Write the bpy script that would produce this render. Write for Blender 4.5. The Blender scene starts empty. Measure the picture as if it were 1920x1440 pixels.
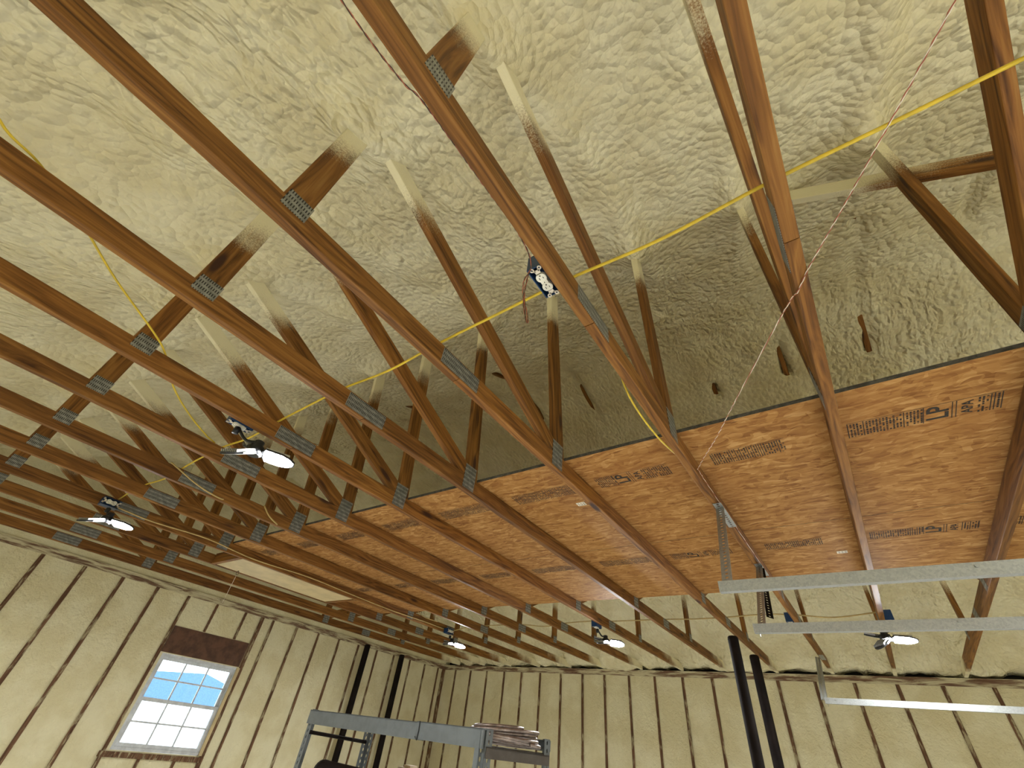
import bpy, bmesh, math, random
import numpy as np
from mathutils import Vector, Matrix

S = bpy.context.scene
COL = S.collection
random.seed(4)

# ------------------------------------------------------------------ camera, sky, exposure
CAM = Vector((0.0, 0.0, 1.647))
RC = ((0.8151016636537782, 0.5691908028639142, 0.10784761399296601),
      (-0.3073885478445046, 0.5827313525442148, -0.7522874792365204),
      (-0.49104130026189224, 0.5800396544178023, 0.6499480292607916))   # right, down, forward
cd = bpy.data.cameras.new('camera')
cd.sensor_fit = 'HORIZONTAL'; cd.sensor_width = 36.0
cd.lens = 793.703 / 1920 * 36.0
cd.clip_start = 0.02; cd.clip_end = 300
cam = bpy.data.objects.new('camera', cd); COL.objects.link(cam)
r, d, f = (Vector(v) for v in RC)
M = Matrix.Identity(4)
for k in range(3):
    M[k][0], M[k][1], M[k][2], M[k][3] = r[k], -d[k], -f[k], CAM[k]
cam.matrix_world = M
S.camera = cam

W = bpy.data.worlds.new('sky'); S.world = W; W.use_nodes = True
bg = W.node_tree.nodes['Background']
bg.inputs[0].default_value = (0.80, 0.90, 1.0, 1); bg.inputs[1].default_value = 2.6

S.view_settings.view_transform = 'Standard'
S.view_settings.look = 'None'
S.view_settings.gamma = 1.0
S.view_settings.use_curve_mapping = False
S.view_settings.exposure = 1.06

LAMP_STRENGTH = 560.0

# ------------------------------------------------------------------ dimensions
X0, SP = 0.785174, 0.61
H = 2.770                       # underside of the bottom chords
CH = 0.089
YR = 2.92                       # ridge
XL, YB, XR, YF = -6.93, 7.37, 3.40, -1.53
def T(i): return X0 - SP * i
def zfoam(y):                   # underside of the sprayed roof slopes
    return 3.55 + 0.41 * (min(y, 2 * YR - y) - 0.05)

# ------------------------------------------------------------------ material helpers
class NT:
    def __init__(s, name):
        s.m = bpy.data.materials.new(name); s.m.use_nodes = True
        s.t = s.m.node_tree; s.n = s.t.nodes; s.l = s.t.links
        s.b = s.n['Principled BSDF']
    def node(s, typ, **kw):
        nd = s.n.new(typ)
        for k, v in kw.items():
            if k.startswith('i_'):
                nd.inputs[int(k[2:])].default_value = v
            else:
                setattr(nd, k, v)
        return nd
    def math(s, op, a, b=None, clamp=False):
        nd = s.n.new('ShaderNodeMath'); nd.operation = op; nd.use_clamp = clamp
        for k, v in enumerate((a, b)):
            if v is None: continue
            if isinstance(v, (int, float)): nd.inputs[k].default_value = v
            else: s.l.new(v, nd.inputs[k])
        return nd.outputs[0]
    def vmath(s, op, a, b):
        nd = s.n.new('ShaderNodeVectorMath'); nd.operation = op
        for k, v in enumerate((a, b)):
            if isinstance(v, (tuple, list)): nd.inputs[k].default_value = v
            else: s.l.new(v, nd.inputs[k])
        return nd.outputs[0]
    def obj(s): return s.n.new('ShaderNodeTexCoord').outputs['Object']
    def pos(s): return s.n.new('ShaderNodeNewGeometry').outputs['Position']
    def rnd(s): return s.n.new('ShaderNodeObjectInfo').outputs['Random']
    def noise(s, vec, scale, detail=4, rough=0.55, dist=0.0):
        nd = s.n.new('ShaderNodeTexNoise'); nd.inputs['Scale'].default_value = scale
        nd.inputs['Detail'].default_value = detail; nd.inputs['Roughness'].default_value = rough
        nd.inputs['Distortion'].default_value = dist
        s.l.new(vec, nd.inputs['Vector']); return nd
    def voro(s, vec, scale, feature='F1', rnd=1.0):
        nd = s.n.new('ShaderNodeTexVoronoi'); nd.feature = feature
        nd.inputs['Scale'].default_value = scale; nd.inputs['Randomness'].default_value = rnd
        s.l.new(vec, nd.inputs['Vector']); return nd
    def ramp(s, fac, stops):
        nd = s.n.new('ShaderNodeValToRGB'); cr = nd.color_ramp
        cr.elements[0].position = stops[0][0]; cr.elements[0].color = (*stops[0][1], 1)
        cr.elements[1].position = stops[-1][0]; cr.elements[1].color = (*stops[-1][1], 1)
        for p, c in stops[1:-1]:
            e = cr.elements.new(p); e.color = (*c, 1)
        s.l.new(fac, nd.inputs[0]); return nd.outputs[0]
    def mix(s, fac, a, b, mode='MIX'):
        nd = s.n.new('ShaderNodeMix'); nd.data_type = 'RGBA'; nd.blend_type = mode
        if isinstance(fac, (int, float)): nd.inputs[0].default_value = fac
        else: s.l.new(fac, nd.inputs[0])
        for k, v in ((6, a), (7, b)):
            if isinstance(v, tuple): nd.inputs[k].default_value = (*v, 1)
            else: s.l.new(v, nd.inputs[k])
        return nd.outputs[2]
    def step(s, v, lo, hi):
        nd = s.n.new('ShaderNodeMapRange'); nd.interpolation_type = 'SMOOTHSTEP'
        nd.inputs[1].default_value = lo; nd.inputs[2].default_value = hi
        s.l.new(v, nd.inputs[0]); return nd.outputs[0]
    def base(s, c):
        if isinstance(c, tuple): s.b.inputs['Base Color'].default_value = (*c, 1)
        else: s.l.new(c, s.b.inputs['Base Color'])
    def set(s, rough=None, metal=None, spec=None):
        if rough is not None:
            if isinstance(rough, (int, float)): s.b.inputs['Roughness'].default_value = rough
            else: s.l.new(rough, s.b.inputs['Roughness'])
        if metal is not None: s.b.inputs['Metallic'].default_value = metal
        if spec is not None: s.b.inputs['Specular IOR Level'].default_value = spec
    def bump(s, h, strength, dist):
        nd = s.n.new('ShaderNodeBump'); nd.inputs['Strength'].default_value = strength
        nd.inputs['Distance'].default_value = dist
        s.l.new(h, nd.inputs['Height']); s.l.new(nd.outputs[0], s.b.inputs['Normal'])

FOAM_A, FOAM_B = (0.745, 0.660, 0.405), (0.825, 0.755, 0.505)

def mat_foam(name, tone=1.0, wavy=1.0, fine=1.0):
    t = NT(name); p = t.pos()
    big = t.noise(p, 2.6, 3, .6)
    lo = tuple(v * tone for v in FOAM_A); hi = tuple(v * tone for v in FOAM_B)
    t.base(t.mix(t.step(big.outputs[0], .38, .62), lo, hi)); t.set(.85, 0, .2)
    # popcorn cells and long ripples of sprayed foam
    wn = t.noise(p, 3.0, 1).outputs[1]
    warp = t.vmath('ADD', p, t.vmath('MULTIPLY', wn, (.10, .10, .10)))
    rip = t.noise(t.vmath('MULTIPLY', warp, (28, 13, 18)), 1.0, 1, .5, .35).outputs[0]
    cell = t.voro(warp, 24).outputs[0]
    fin = t.noise(p, 60, 1, .5).outputs[0]
    msk = t.step(t.noise(p, .55, 0).outputs[0], .42, .58)
    h = t.math('ADD', t.math('MULTIPLY', t.math('MULTIPLY', rip, wavy), t.math('ADD', t.math('MULTIPLY', msk, 1.15), .15)),
               t.math('ADD', t.math('MULTIPLY', cell, -.62 * fine), t.math('MULTIPLY', fin, .16)))
    t.bump(h, .75, .050)
    return t.m

def mat_lumber(name='lumber', spray=True):
    t = NT(name)
    rn = t.rnd()
    o = t.obj()
    off = t.n.new('ShaderNodeCombineXYZ'); t.l.new(t.math('MULTIPLY', rn, 37.0), off.inputs[0]); t.l.new(t.math('MULTIPLY', rn, 11.0), off.inputs[2])
    q = t.vmath('ADD', o, off.outputs[0])
    warp = t.noise(t.vmath('MULTIPLY', q, (1.1, 7, 7)), 1.0, 2).outputs[1]
    q2 = t.vmath('ADD', t.vmath('MULTIPLY', q, (.7, 34, 34)), t.vmath('MULTIPLY', warp, (0, 5.5, 5.5)))
    g = t.noise(q2, 1.6, 3, .5).outputs[0]
    fine = t.noise(t.vmath('MULTIPLY', q, (3, 125, 125)), 1.0, 2).outputs[0]
    gg = t.math('ADD', t.math('MULTIPLY', g, .68), t.math('MULTIPLY', fine, .32))
    c = t.ramp(gg, [(.32, (.062, .022, .004)), (.45, (.165, .066, .011)), (.57, (.25, .108, .020)), (.74, (.35, .175, .045))])
    tint = t.ramp(rn, [(0, (.80, .76, .72)), (.5, (1, 1, 1)), (1, (1.10, 1.05, 1.0))])
    c = t.mix(1.0, c, tint, 'MULTIPLY')
    # knots
    kn = t.voro(t.vmath('MULTIPLY', q, (1.7, 7, 7)), 1.0).outputs[0]
    k = t.math('SUBTRACT', 1.0, t.step(kn, .07, .16))
    c = t.mix(k, c, (.045, .016, .007))
    # foam overspray close to the sprayed roof
    p = t.pos(); sx = t.n.new('ShaderNodeSeparateXYZ'); t.l.new(p, sx.inputs[0])
    y = t.math('MINIMUM', sx.outputs[1], t.math('SUBTRACT', 2 * YR, sx.outputs[1]))
    dz = t.math('SUBTRACT', t.math('ADD', t.math('MULTIPLY', y, .41), 3.55 - .41 * .05), sx.outputs[2])
    nz = t.noise(p, 170, 2, .7).outputs[0]; nb = t.noise(p, 4.0, 2).outputs[0]
    dd = t.math('ADD', dz, t.math('ADD', t.math('MULTIPLY', nz, .22), t.math('MULTIPLY', nb, .34)))
    s = t.math('SUBTRACT', 1.0, t.step(dd, .47, .67))
    if spray: c = t.mix(s, c, FOAM_B)
    t.base(c); t.set(.62, 0, .3)
    t.bump(t.math('ADD', gg, t.math('MULTIPLY', nz, s)) if spray else gg, .25, .004)
    return t.m

def mat_osb():
    t = NT('osb_face'); q = t.obj()
    off = t.n.new('ShaderNodeCombineXYZ'); t.l.new(t.math('MULTIPLY', t.rnd(), 23.0), off.inputs[0])
    q = t.vmath('ADD', q, off.outputs[0])
    wob = t.vmath('MULTIPLY', t.noise(q, 5.0, 2).outputs[1], (.16, .10, 0))
    a = t.vmath('ADD', q, wob)
    v1 = t.voro(t.vmath('MULTIPLY', a, (11, 62, 1)), 1.0)
    v2 = t.voro(t.vmath('MULTIPLY', t.vmath('ADD', q, t.vmath('MULTIPLY', t.noise(q, 7, 2).outputs[1], (.1, .25, 0))), (24, 52, 1)), 1.0)
    s1 = t.n.new('ShaderNodeSeparateColor'); t.l.new(v1.outputs['Color'], s1.inputs[0])
    s2 = t.n.new('ShaderNodeSeparateColor'); t.l.new(v2.outputs['Color'], s2.inputs[0])
    fb = t.noise(t.vmath('MULTIPLY', a, (14, 190, 1)), 1.0, 3, .6).outputs[0]
    k = t.math('ADD', t.math('ADD', t.math('MULTIPLY', s1.outputs[0], .36), t.math('MULTIPLY', s2.outputs[1], .24)), t.math('MULTIPLY', fb, .42))
    c = t.ramp(k, [(.20, (.19, .076, .018)), (.42, (.32, .148, .042)), (.62, (.41, .208, .064)), (.85, (.55, .32, .12))])
    crack = t.noise(t.vmath('MULTIPLY', a, (9, 95, 1)), 1.0, 2, .5).outputs[0]
    c = t.mix(t.math('MULTIPLY', t.math('SUBTRACT', 1.0, t.step(crack, .22, .34)), .65), c, (.07, .025, .008))
    big = t.noise(q, 1.7, 3).outputs[0]
    c = t.mix(t.math('MULTIPLY', t.step(big, .45, .75), .35), c, (.30, .125, .035))
    t.base(c); t.set(.75, 0, .12); t.bump(k, .25, .003)
    return t.m

def mat_flat(name, col, rough=.6, metal=0.0, spec=.4, var=0.12, scale=14, bump=0.0):
    t = NT(name); n = t.noise(t.obj(), scale, 4, .6).outputs[0]
    lo = tuple(max(0, v * (1 - var)) for v in col); hi = tuple(min(1, v * (1 + var)) for v in col)
    t.base(t.mix(t.step(n, .35, .65), lo, hi)); t.set(rough, metal, spec)
    if bump: t.bump(n, bump, .004)
    return t.m

def mat_plate():                    # toothed connector plate: rows of small dark slots
    t = NT('connector_plate_steel'); o = t.obj()
    sx = t.n.new('ShaderNodeSeparateXYZ'); t.l.new(o, sx.inputs[0])
    fy = t.math('FRACT', t.math('MULTIPLY', sx.outputs[1], 1 / .0085))
    row = t.math('FLOOR', t.math('MULTIPLY', sx.outputs[2], 1 / .0254))
    fz = t.math('FRACT', t.math('ADD', t.math('MULTIPLY', sx.outputs[2], 1 / .0254), t.math('MULTIPLY', row, 0)))
    a = t.math('MULTIPLY', t.math('LESS_THAN', fy, .42), t.math('LESS_THAN', fz, .58))
    n = t.noise(o, 40, 3).outputs[0]
    c = t.mix(t.step(n, .3, .7), (.20, .205, .19), (.34, .34, .31))
    t.base(t.mix(a, c, (.03, .028, .025))); t.set(.5, .55, .5)
    return t.m

def mat_galv():
    t = NT('galvanized_steel'); o = t.obj()
    v = t.voro(o, 160).outputs['Color']; s = t.n.new('ShaderNodeSeparateColor'); t.l.new(v, s.inputs[0])
    c = t.mix(s.outputs[0], (.33, .345, .34), (.42, .43, .42))
    t.base(c); t.set(.5, .55, .5); return t.m

def mat_stud():
    t = NT('stud_edge'); p = t.pos()
    n = t.noise(t.vmath('MULTIPLY', p, (24, 24, 7)), 1.0, 4, .65).outputs[0]
    g = t.noise(t.vmath('MULTIPLY', p, (60, 60, 3)), 1.0, 3).outputs[0]
    c = t.ramp(g, [(.3, (.075, .035, .017)), (.7, (.20, .105, .055))])
    c = t.mix(t.math('MULTIPLY', t.step(n, .50, .66), .75), c, (.52, .45, .27))
    t.base(c); t.set(.75, 0, .2); t.bump(n, .5, .008); return t.m

def mat_platewood():                # wall plates smeared with foam
    t = NT('foam_smeared_plate'); p = t.pos()
    n = t.noise(t.vmath('MULTIPLY', p, (3.2, 3.2, 30)), 1.0, 5, .65, .5).outputs[0]
    g = t.noise(t.vmath('MULTIPLY', p, (3, 3, 60)), 1.0, 3).outputs[0]
    c = t.ramp(g, [(.3, (.11, .055, .03)), (.7, (.24, .14, .085))])
    c = t.mix(t.step(n, .40, .60), c, (.60, .53, .34))
    t.base(c); t.set(.75, 0, .2); t.bump(n, .6, .015); return t.m

def mat_emit(name, col, strength):
    t = NT(name); t.base((.8, .8, .8))
    t.b.inputs['Emission Color'].default_value = (*col, 1)
    t.b.inputs['Emission Strength'].default_value = strength
    return t.m

def mat_glass():
    m = bpy.data.materials.new('window_glass'); m.use_nodes = True
    n, l = m.node_tree.nodes, m.node_tree.links
    n.clear(); o = n.new('ShaderNodeOutputMaterial'); mx = n.new('ShaderNodeMixShader')
    tr = n.new('ShaderNodeBsdfTransparent'); tr.inputs[0].default_value = (.93, .96, .97, 1)
    gl = n.new('ShaderNodeBsdfGlossy'); gl.inputs['Roughness'].default_value = .03
    fr = n.new('ShaderNodeFresnel'); fr.inputs[0].default_value = 1.45
    l.new(fr.outputs[0], mx.inputs[0]); l.new(tr.outputs[0], mx.inputs[1]); l.new(gl.outputs[0], mx.inputs[2])
    l.new(mx.outputs[0], o.inputs[0]); return m

MT = dict(
    foam=mat_foam('sprayed_foam'), wallfoam=mat_foam('trimmed_wall_foam', .93, .10, .20), lumber=mat_lumber(), rafter=mat_lumber('rafter_lumber', False), osb=mat_osb(),
    osb_edge=mat_flat('osb_edge', (.075, .07, .062), .8, var=.35, scale=40), plate=mat_plate(), galv=mat_galv(), stud=mat_stud(),
    wallplate=mat_platewood(), ink=mat_flat('stamp_ink', (.030, .022, .014), .8, var=.3, scale=60),
    yellow=mat_flat('yellow_cable_jacket', (.66, .47, .035), .45), tan=mat_flat('tan_cable_jacket', (.50, .36, .14), .5),
    blue=mat_flat('blue_box_plastic', (.012, .045, .13), .4), ivory=mat_flat('ivory_receptacle', (.80, .77, .66), .35),
    black=mat_flat('black_plastic', (.012, .012, .013), .4), darkmetal=mat_flat('black_enamelled_steel', (.010, .0065, .005), .7, 0, .1, .3, 6),
    rack=mat_flat('grey_enamelled_steel', (.135, .150, .158), .45, .15, .5, .1), white=mat_flat('white_vinyl', (.62, .64, .66), .4),
    concrete=mat_flat('concrete', (.80, .79, .76), .7, var=.15, scale=3), ply=mat_flat('pale_plywood', (.60, .47, .25), .6, var=.10, scale=5),
    sticker=mat_flat('white_sticker', (.72, .66, .52), .6), alu=mat_flat('finned_aluminium', (.60, .61, .63), .3, .8),
    led=mat_emit('led_face', (.93, .97, 1.0), LAMP_STRENGTH), redwire=mat_flat('red_wire', (.36, .10, .05), .5), whitewire=mat_flat('white_wire', (.78, .70, .58), .5),
    header=mat_flat('header_wood', (.105, .048, .026), .7, var=.3, scale=9, bump=.3), conduit=mat_flat('flexible_metal_conduit', (.27, .215, .19), .38, .7, .5, .25, 30),
    glass=mat_glass(), leddark=mat_flat('unlit_led_face', (.7, .7, .66), .3), gravel=mat_flat('pale_gravel', (.75, .74, .70), .9), barnblue=mat_flat('blue_siding', (.085, .175, .33), .6), barnwhite=mat_flat('white_siding', (.85, .85, .85), .6),
    hole=mat_flat('dark_gap', (.02, .016, .012), .9), door=mat_flat('door_steel', (.55, .55, .53), .5), wire=mat_flat('dark_wire', (.06, .035, .02), .5),
    cardboard=mat_flat('cream_cardboard', (.62, .52, .38), .7), rust=mat_flat('brown_deck_wire', (.10, .085, .075), .5, .4))

# ------------------------------------------------------------------ mesh helpers
class MB:
    def __init__(s): s.v = []; s.f = []; s.mi = []
    def add(s, vs, fs, mi=0):
        o = len(s.v); s.v += [tuple(v) for v in vs]
        s.f += [tuple(o + i for i in q) for q in fs]; s.mi += [mi] * len(fs)
    def box(s, lo, hi, mi=0, mat=None):
        x0, y0, z0 = lo; x1, y1, z1 = hi
        vs = [Vector(p) for p in ((x0, y0, z0), (x1, y0, z0), (x1, y1, z0), (x0, y1, z0), (x0, y0, z1), (x1, y0, z1), (x1, y1, z1), (x0, y1, z1))]
        if mat is not None: vs = [mat @ v for v in vs]
        s.add(vs, [(0, 3, 2, 1), (4, 5, 6, 7), (0, 1, 5, 4), (1, 2, 6, 5), (2, 3, 7, 6), (3, 0, 4, 7)], mi)
    def prism(s, poly, z0, z1, mi=0, mat=None):        # polygon in local XY, extruded along local Z
        n = len(poly)
        vs = [Vector((x, y, z0)) for x, y in poly] + [Vector((x, y, z1)) for x, y in poly]
        if mat is not None: vs = [mat @ v for v in vs]
        s.add(vs, [tuple(range(n - 1, -1, -1)), tuple(range(n, 2 * n))] + [(i, (i + 1) % n, n + (i + 1) % n, n + i) for i in range(n)], mi)
    def tube(s, pts, rad, n=8, mi=0, caps=True):
        pts = [Vector(p) for p in pts]
        rads = rad if isinstance(rad, (list, tuple)) else [rad] * len(pts)
        rings = []; up = None
        for i, p in enumerate(pts):
            a = pts[max(0, i - 1)]; b = pts[min(len(pts) - 1, i + 1)]
            t = (b - a).normalized()
            if up is None:
                up = Vector((0, 0, 1)) if abs(t.z) < .9 else Vector((1, 0, 0))
            u = t.cross(up).normalized(); w = u.cross(t).normalized(); up = w
            rings.append([p + (u * math.cos(2 * math.pi * k / n) + w * math.sin(2 * math.pi * k / n)) * rads[i] for k in range(n)])
        vs = [v for rg in rings for v in rg]; fs = []
        for i in range(len(pts) - 1):
            for k in range(n):
                a, b = i * n + k, i * n + (k + 1) % n
                fs.append((a, b, b + n, a + n))
        if caps:
            fs.append(tuple(range(n - 1, -1, -1))); m = (len(pts) - 1) * n; fs.append(tuple(range(m, m + n)))
        s.add(vs, fs, mi)
    def strip(s, mat, length, width, pitch, hw, hl, thick=.0018, mi=0):
        """flat perforated bar along local X, width along local Y, thickness along Z; a hole of hl x hw in each pitch"""
        n = max(1, round(length / pitch)); pt = length / n
        for zz in (0, thick):
            for i in range(n):
                c = (i + .5) * pt; vs = []
                for (ox, oy) in ((-1, -1), (0, -1), (1, -1), (1, 0), (1, 1), (0, 1), (-1, 1), (-1, 0)):
                    vs.append(mat @ Vector((c + ox * pt / 2, oy * width / 2, zz)))
                for k, (ox, oy) in enumerate(((-1, -1), (0, -1), (1, -1), (1, 0), (1, 1), (0, 1), (-1, 1), (-1, 0))):
                    sc = .72 if k % 2 == 0 else 1
                    vs.append(mat @ Vector((c + ox * hl / 2 * sc, oy * hw / 2 * sc, zz)))
                fs = [(k, (k + 1) % 8, 8 + (k + 1) % 8, 8 + k) for k in range(8)]
                if zz == 0: fs = [q[::-1] for q in fs]
                s.add(vs, fs, mi)
        hwid = width / 2
        for sy in (-1, 1):
            vs = [mat @ Vector(p) for p in ((0, sy * hwid, 0), (length, sy * hwid, 0), (length, sy * hwid, thick), (0, sy * hwid, thick))]
            s.add(vs, [(0, 1, 2, 3)], mi)
    def mesh(s, name, mats, smooth=False):
        me = bpy.data.meshes.new(name); me.from_pydata(s.v, [], s.f)
        for m in (mats if isinstance(mats, (list, tuple)) else [mats]): me.materials.append(m)
        if len(me.materials) > 1: me.polygons.foreach_set('material_index', s.mi)
        if smooth: me.polygons.foreach_set('use_smooth', [True] * len(me.polygons))
        me.update(); return me
    def obj(s, name, mats, parent=None, loc=None, smooth=False):
        """one mesh object; vertices are given in world space, re-based on loc, and parented keeping that place"""
        loc = Vector(loc) if loc is not None else Vector((0, 0, 0))
        s.v = [tuple(Vector(v) - loc) for v in s.v]
        o = bpy.data.objects.new(name, s.mesh(name, mats, smooth)); COL.objects.link(o)
        place(o, Matrix.Translation(loc), parent); return o

WM = {}
def place(o, mw, parent=None):
    """set a world matrix and parent without needing a depsgraph update"""
    WM[o.name] = mw.copy()
    if parent is not None:
        o.parent = parent; o.matrix_basis = WM[parent.name].inverted() @ mw
    else:
        o.matrix_basis = mw

def empty(name, loc):
    o = bpy.data.objects.new(name, None); COL.objects.link(o); o.empty_display_size = .1
    place(o, Matrix.Translation(Vector(loc))); return o

def tag(o, label, cat, group=None):
    o['label'] = label; o['category'] = cat
    if group: o['group'] = group
    return o
def struct(o): o['kind'] = 'structure'; return o
def lab(o, text): o['label'] = text; return o

def smooth_path(pts, sub=6):
    p = [Vector(q) for q in pts]; p = [p[0] * 2 - p[1]] + p + [p[-1] * 2 - p[-2]]; out = []
    for i in range(1, len(p) - 2):
        for k in range(sub):
            t = k / sub
            out.append(.5 * ((2 * p[i]) + (p[i + 1] - p[i - 1]) * t + (2 * p[i - 1] - 5 * p[i] + 4 * p[i + 1] - p[i + 2]) * t * t + (3 * p[i] - p[i - 1] - 3 * p[i + 1] + p[i + 2]) * t ** 3))
    out.append(p[-2]); return out

def cable(name, pts, rad, mat, label, cat='cable', group=None, n=8, sub=6):
    b = MB(); b.tube(smooth_path(pts, sub), rad, n)
    o = b.obj(name, mat, loc=pts[0], smooth=True)
    return tag(o, label, cat, group)

def bbox_mesh(name, sx, sy, sz, mat, bev=.003):
    """eased box from x=0..sx, centred in y and z"""
    bm = bmesh.new(); bmesh.ops.create_cube(bm, size=1)
    for v in bm.verts: v.co = Vector(((v.co.x + .5) * sx, v.co.y * sy, v.co.z * sz))
    if bev:
        es = [e for e in bm.edges if abs(e.verts[0].co.x - e.verts[1].co.x) > sx * .5]
        bmesh.ops.bevel(bm, geom=es, offset=bev, segments=2, affect='EDGES', profile=.5)
    me = bpy.data.meshes.new(name); bm.to_mesh(me); bm.free(); me.materials.append(mat); return me

def vnoise(x, y, seed, per=1.0):
    """smooth value noise on numpy arrays"""
    rs = np.random.RandomState(seed); tab = rs.rand(256, 256)
    x = x / per; y = y / per
    xi = np.floor(x).astype(int); yi = np.floor(y).astype(int); fx = x - xi; fy = y - yi
    fx = fx * fx * (3 - 2 * fx); fy = fy * fy * (3 - 2 * fy)
    g = lambda a, b: tab[a % 256, b % 256]
    return (g(xi, yi) * (1 - fx) + g(xi + 1, yi) * fx) * (1 - fy) + (g(xi, yi + 1) * (1 - fx) + g(xi + 1, yi + 1) * fx) * fy - .5

def grid_obj(name, X, Y, Z, keep, mat, kind=True, parent=None):
    ny, nx = X.shape
    vs = np.stack([X.ravel(), Y.ravel(), Z.ravel()], 1)
    j, i = np.mgrid[0:ny - 1, 0:nx - 1]
    a = (j * nx + i); q = np.stack([a, a + 1, a + nx + 1, a + nx], -1)
    if keep is not None: q = q[keep]
    q = q.reshape(-1, 4)
    me = bpy.data.meshes.new(name); me.from_pydata(vs.tolist(), [], q.tolist())
    me.materials.append(mat); me.polygons.foreach_set('use_smooth', [True] * len(me.polygons)); me.update()
    o = bpy.data.objects.new(name, me); COL.objects.link(o); place(o, Matrix.Identity(4), parent)
    if kind: struct(o)
    return o

# ------------------------------------------------------------------ the shell
def build_ceiling():
    xs = np.arange(XL - .1, XR + .06, .03); ys = np.concatenate([np.arange(YF - .1, 6.9, .03), np.arange(6.9, YB + .17, .018)])
    X, Y = np.meshgrid(xs, ys)
    ym = np.minimum(Y, 2 * YR - Y)
    Z = 3.55 + .41 * (ym - .05)
    # rounded ridge
    rz = 3.55 + .41 * (YR - .05)
    Z = -np.log(np.exp(-(Z) * 9) + np.exp(-(rz - .03) * 9)) / 9 + .02
    wx = X + .12 * vnoise(X, Y, 3, .5)
    # foam hangs lower over every rafter
    for i in range(-4, 13):
        amp = .045 * (1 + .8 * vnoise(X, Y, 40 + i % 7, .8))
        amp = np.where((Y > 2.0) & (Y < 3.8), amp * .25, amp)
        Z -= amp * np.exp(-((wx - T(i)) / .085) ** 2)
        for yy, a, sx, sy in ((.08, .115, .085, .15), (1.5, .09, .10, .14), (2 * YR - .08, .11, .085, .15)):
            Z -= a * np.exp(-((X - T(i)) / sx) ** 2 - ((Y - yy) / sy) ** 2)
    Z -= .030 * np.clip((Y - 6.75) / .5, 0, 1)
    bare = np.clip(4 * vnoise(X * .7 + .3, Y, 31, .62) - .15, 0, 1) * ((Y > 2.2) & (Y < 3.6))
    for i in range(-1, 13): Z += .125 * bare * np.exp(-((X - T(i) - .015 - .03 * vnoise(X, Y, 9, .2)) / .042) ** 4)
    dr = np.clip((Y - 6.98) / .30, 0, 1); dr = dr * dr * (3 - 2 * dr)
    Zlow = H + .030 + .045 * vnoise(X, Y * 0, 12, .17) + .03 * vnoise(X, Y * 0, 13, .06)
    Z = Z * (1 - dr) + np.minimum(Z, Zlow) * dr
    Z += .05 * vnoise(X, Y, 1, .45) + .03 * vnoise(X + .4 * Y, Y, 2, .19) + .020 * vnoise(X, Y, 5, .095)
    return grid_obj('ceiling', X, Y, Z, None, MT['foam'])
build_ceiling()

def foam_wall(name, axis, c, u0, u1, z0, z1, sgn, hole=None, step=.05, parent=None):
    us = np.arange(u0, u1 + step * .5, step); zs = np.arange(z0, z1 + step * .5, step)
    if hole:
        us = np.unique(np.concatenate([us[(us < hole[0] - .02) | (us > hole[1] + .02)], np.linspace(hole[0], hole[1], 6)]))
        zs = np.unique(np.concatenate([zs[(zs < hole[2] - .02) | (zs > hole[3] + .02)], np.linspace(hole[2], hole[3], 6)]))
    U, Z = np.meshgrid(us, zs)
    D = .010 * vnoise(U, Z, 21 + len(name), .35) + .006 * vnoise(U, Z, 7, .13)
    Dd = c + sgn * D
    keep = None
    if hole:
        uc = (us[:-1] + us[1:]) / 2; zc = (zs[:-1] + zs[1:]) / 2
        UC, ZC = np.meshgrid(uc, zc)
        keep = ~((UC > hole[0]) & (UC < hole[1]) & (ZC > hole[2]) & (ZC < hole[3]))
    if axis == 'x': return grid_obj(name, Dd, U, Z, keep, MT['wallfoam'], parent is None, parent)
    return grid_obj(name, U, Dd, Z, keep, MT['wallfoam'], parent is None, parent)

WY0, WY1, WZ0, WZ1 = 2.455, 3.425, 1.185, 2.075       # window opening
wall_left = foam_wall('wall_left', 'x', XL - .012, YF - .2, YB + .3, 0, 4.95, 1, (WY0, WY1, WZ0, WZ1))
wall_back = foam_wall('wall_back', 'y', YB + .012, XL - .1, XR + .1, 0, H, -1)
wall_front = foam_wall('wall_front', 'y', YF, XL - .1, XR + .1, 0, H + .3, 1, step=.2)
wall_right = foam_wall('wall_right', 'x', XR, YF - .1, YB + .1, 0, 4.95, -1, step=.2)
b = MB(); b.box((XL - .3, YF - .2, -.1), (XR + .3, YB + .3, 0)); struct(b.obj('floor', MT['concrete']))

def studs(parent, axis, spots, z0, z1, c, th=.038, depth=.10, name='stud'):
    for u in spots:
        b = MB()
        n = 26; k0 = random.random() * 50
        # slightly ragged edge where foam laps over it
        w = [(th / 2 + .0012 * math.sin(k0 + j * 1.3) + .0016 * (random.random() - .5)) for j in range(n + 1)]
        for j in range(n):
            za, zb = z0 + (z1 - z0) * j / n, z0 + (z1 - z0) * (j + 1) / n
            if axis == 'x':
                b.add([(c, u - w[j], za), (c, u + w[j], za), (c, u + w[j + 1], zb), (c, u - w[j + 1], zb)], [(0, 1, 2, 3)])
            else:
                b.add([(u - w[j], c, za), (u + w[j], c, za), (u + w[j + 1], c, zb), (u - w[j + 1], c, zb)], [(3, 2, 1, 0)])
        if axis == 'x': b.box((c - depth, u - th / 2 + .006, z0), (c - .002, u + th / 2 - .006, z1))
        else: b.box((u - th / 2 + .006, c + .002, z0), (u + th / 2 - .006, c + depth, z1))
        b.obj(name, MT['stud'], parent, loc=(c, u, z0) if axis == 'x' else (u, c, z0))
PZ = H - .078
back_x = [-6.62, -6.24, -5.85, -5.455, -5.075, -4.69, -4.285, -3.885, -3.50, -3.095, -2.695, -2.285, -1.88, -1.475, -1.07, -.655, -.25, .157, .557, .97, 1.38, 1.79]
studs(wall_back, 'y', back_x, 0, PZ, YB)
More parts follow.
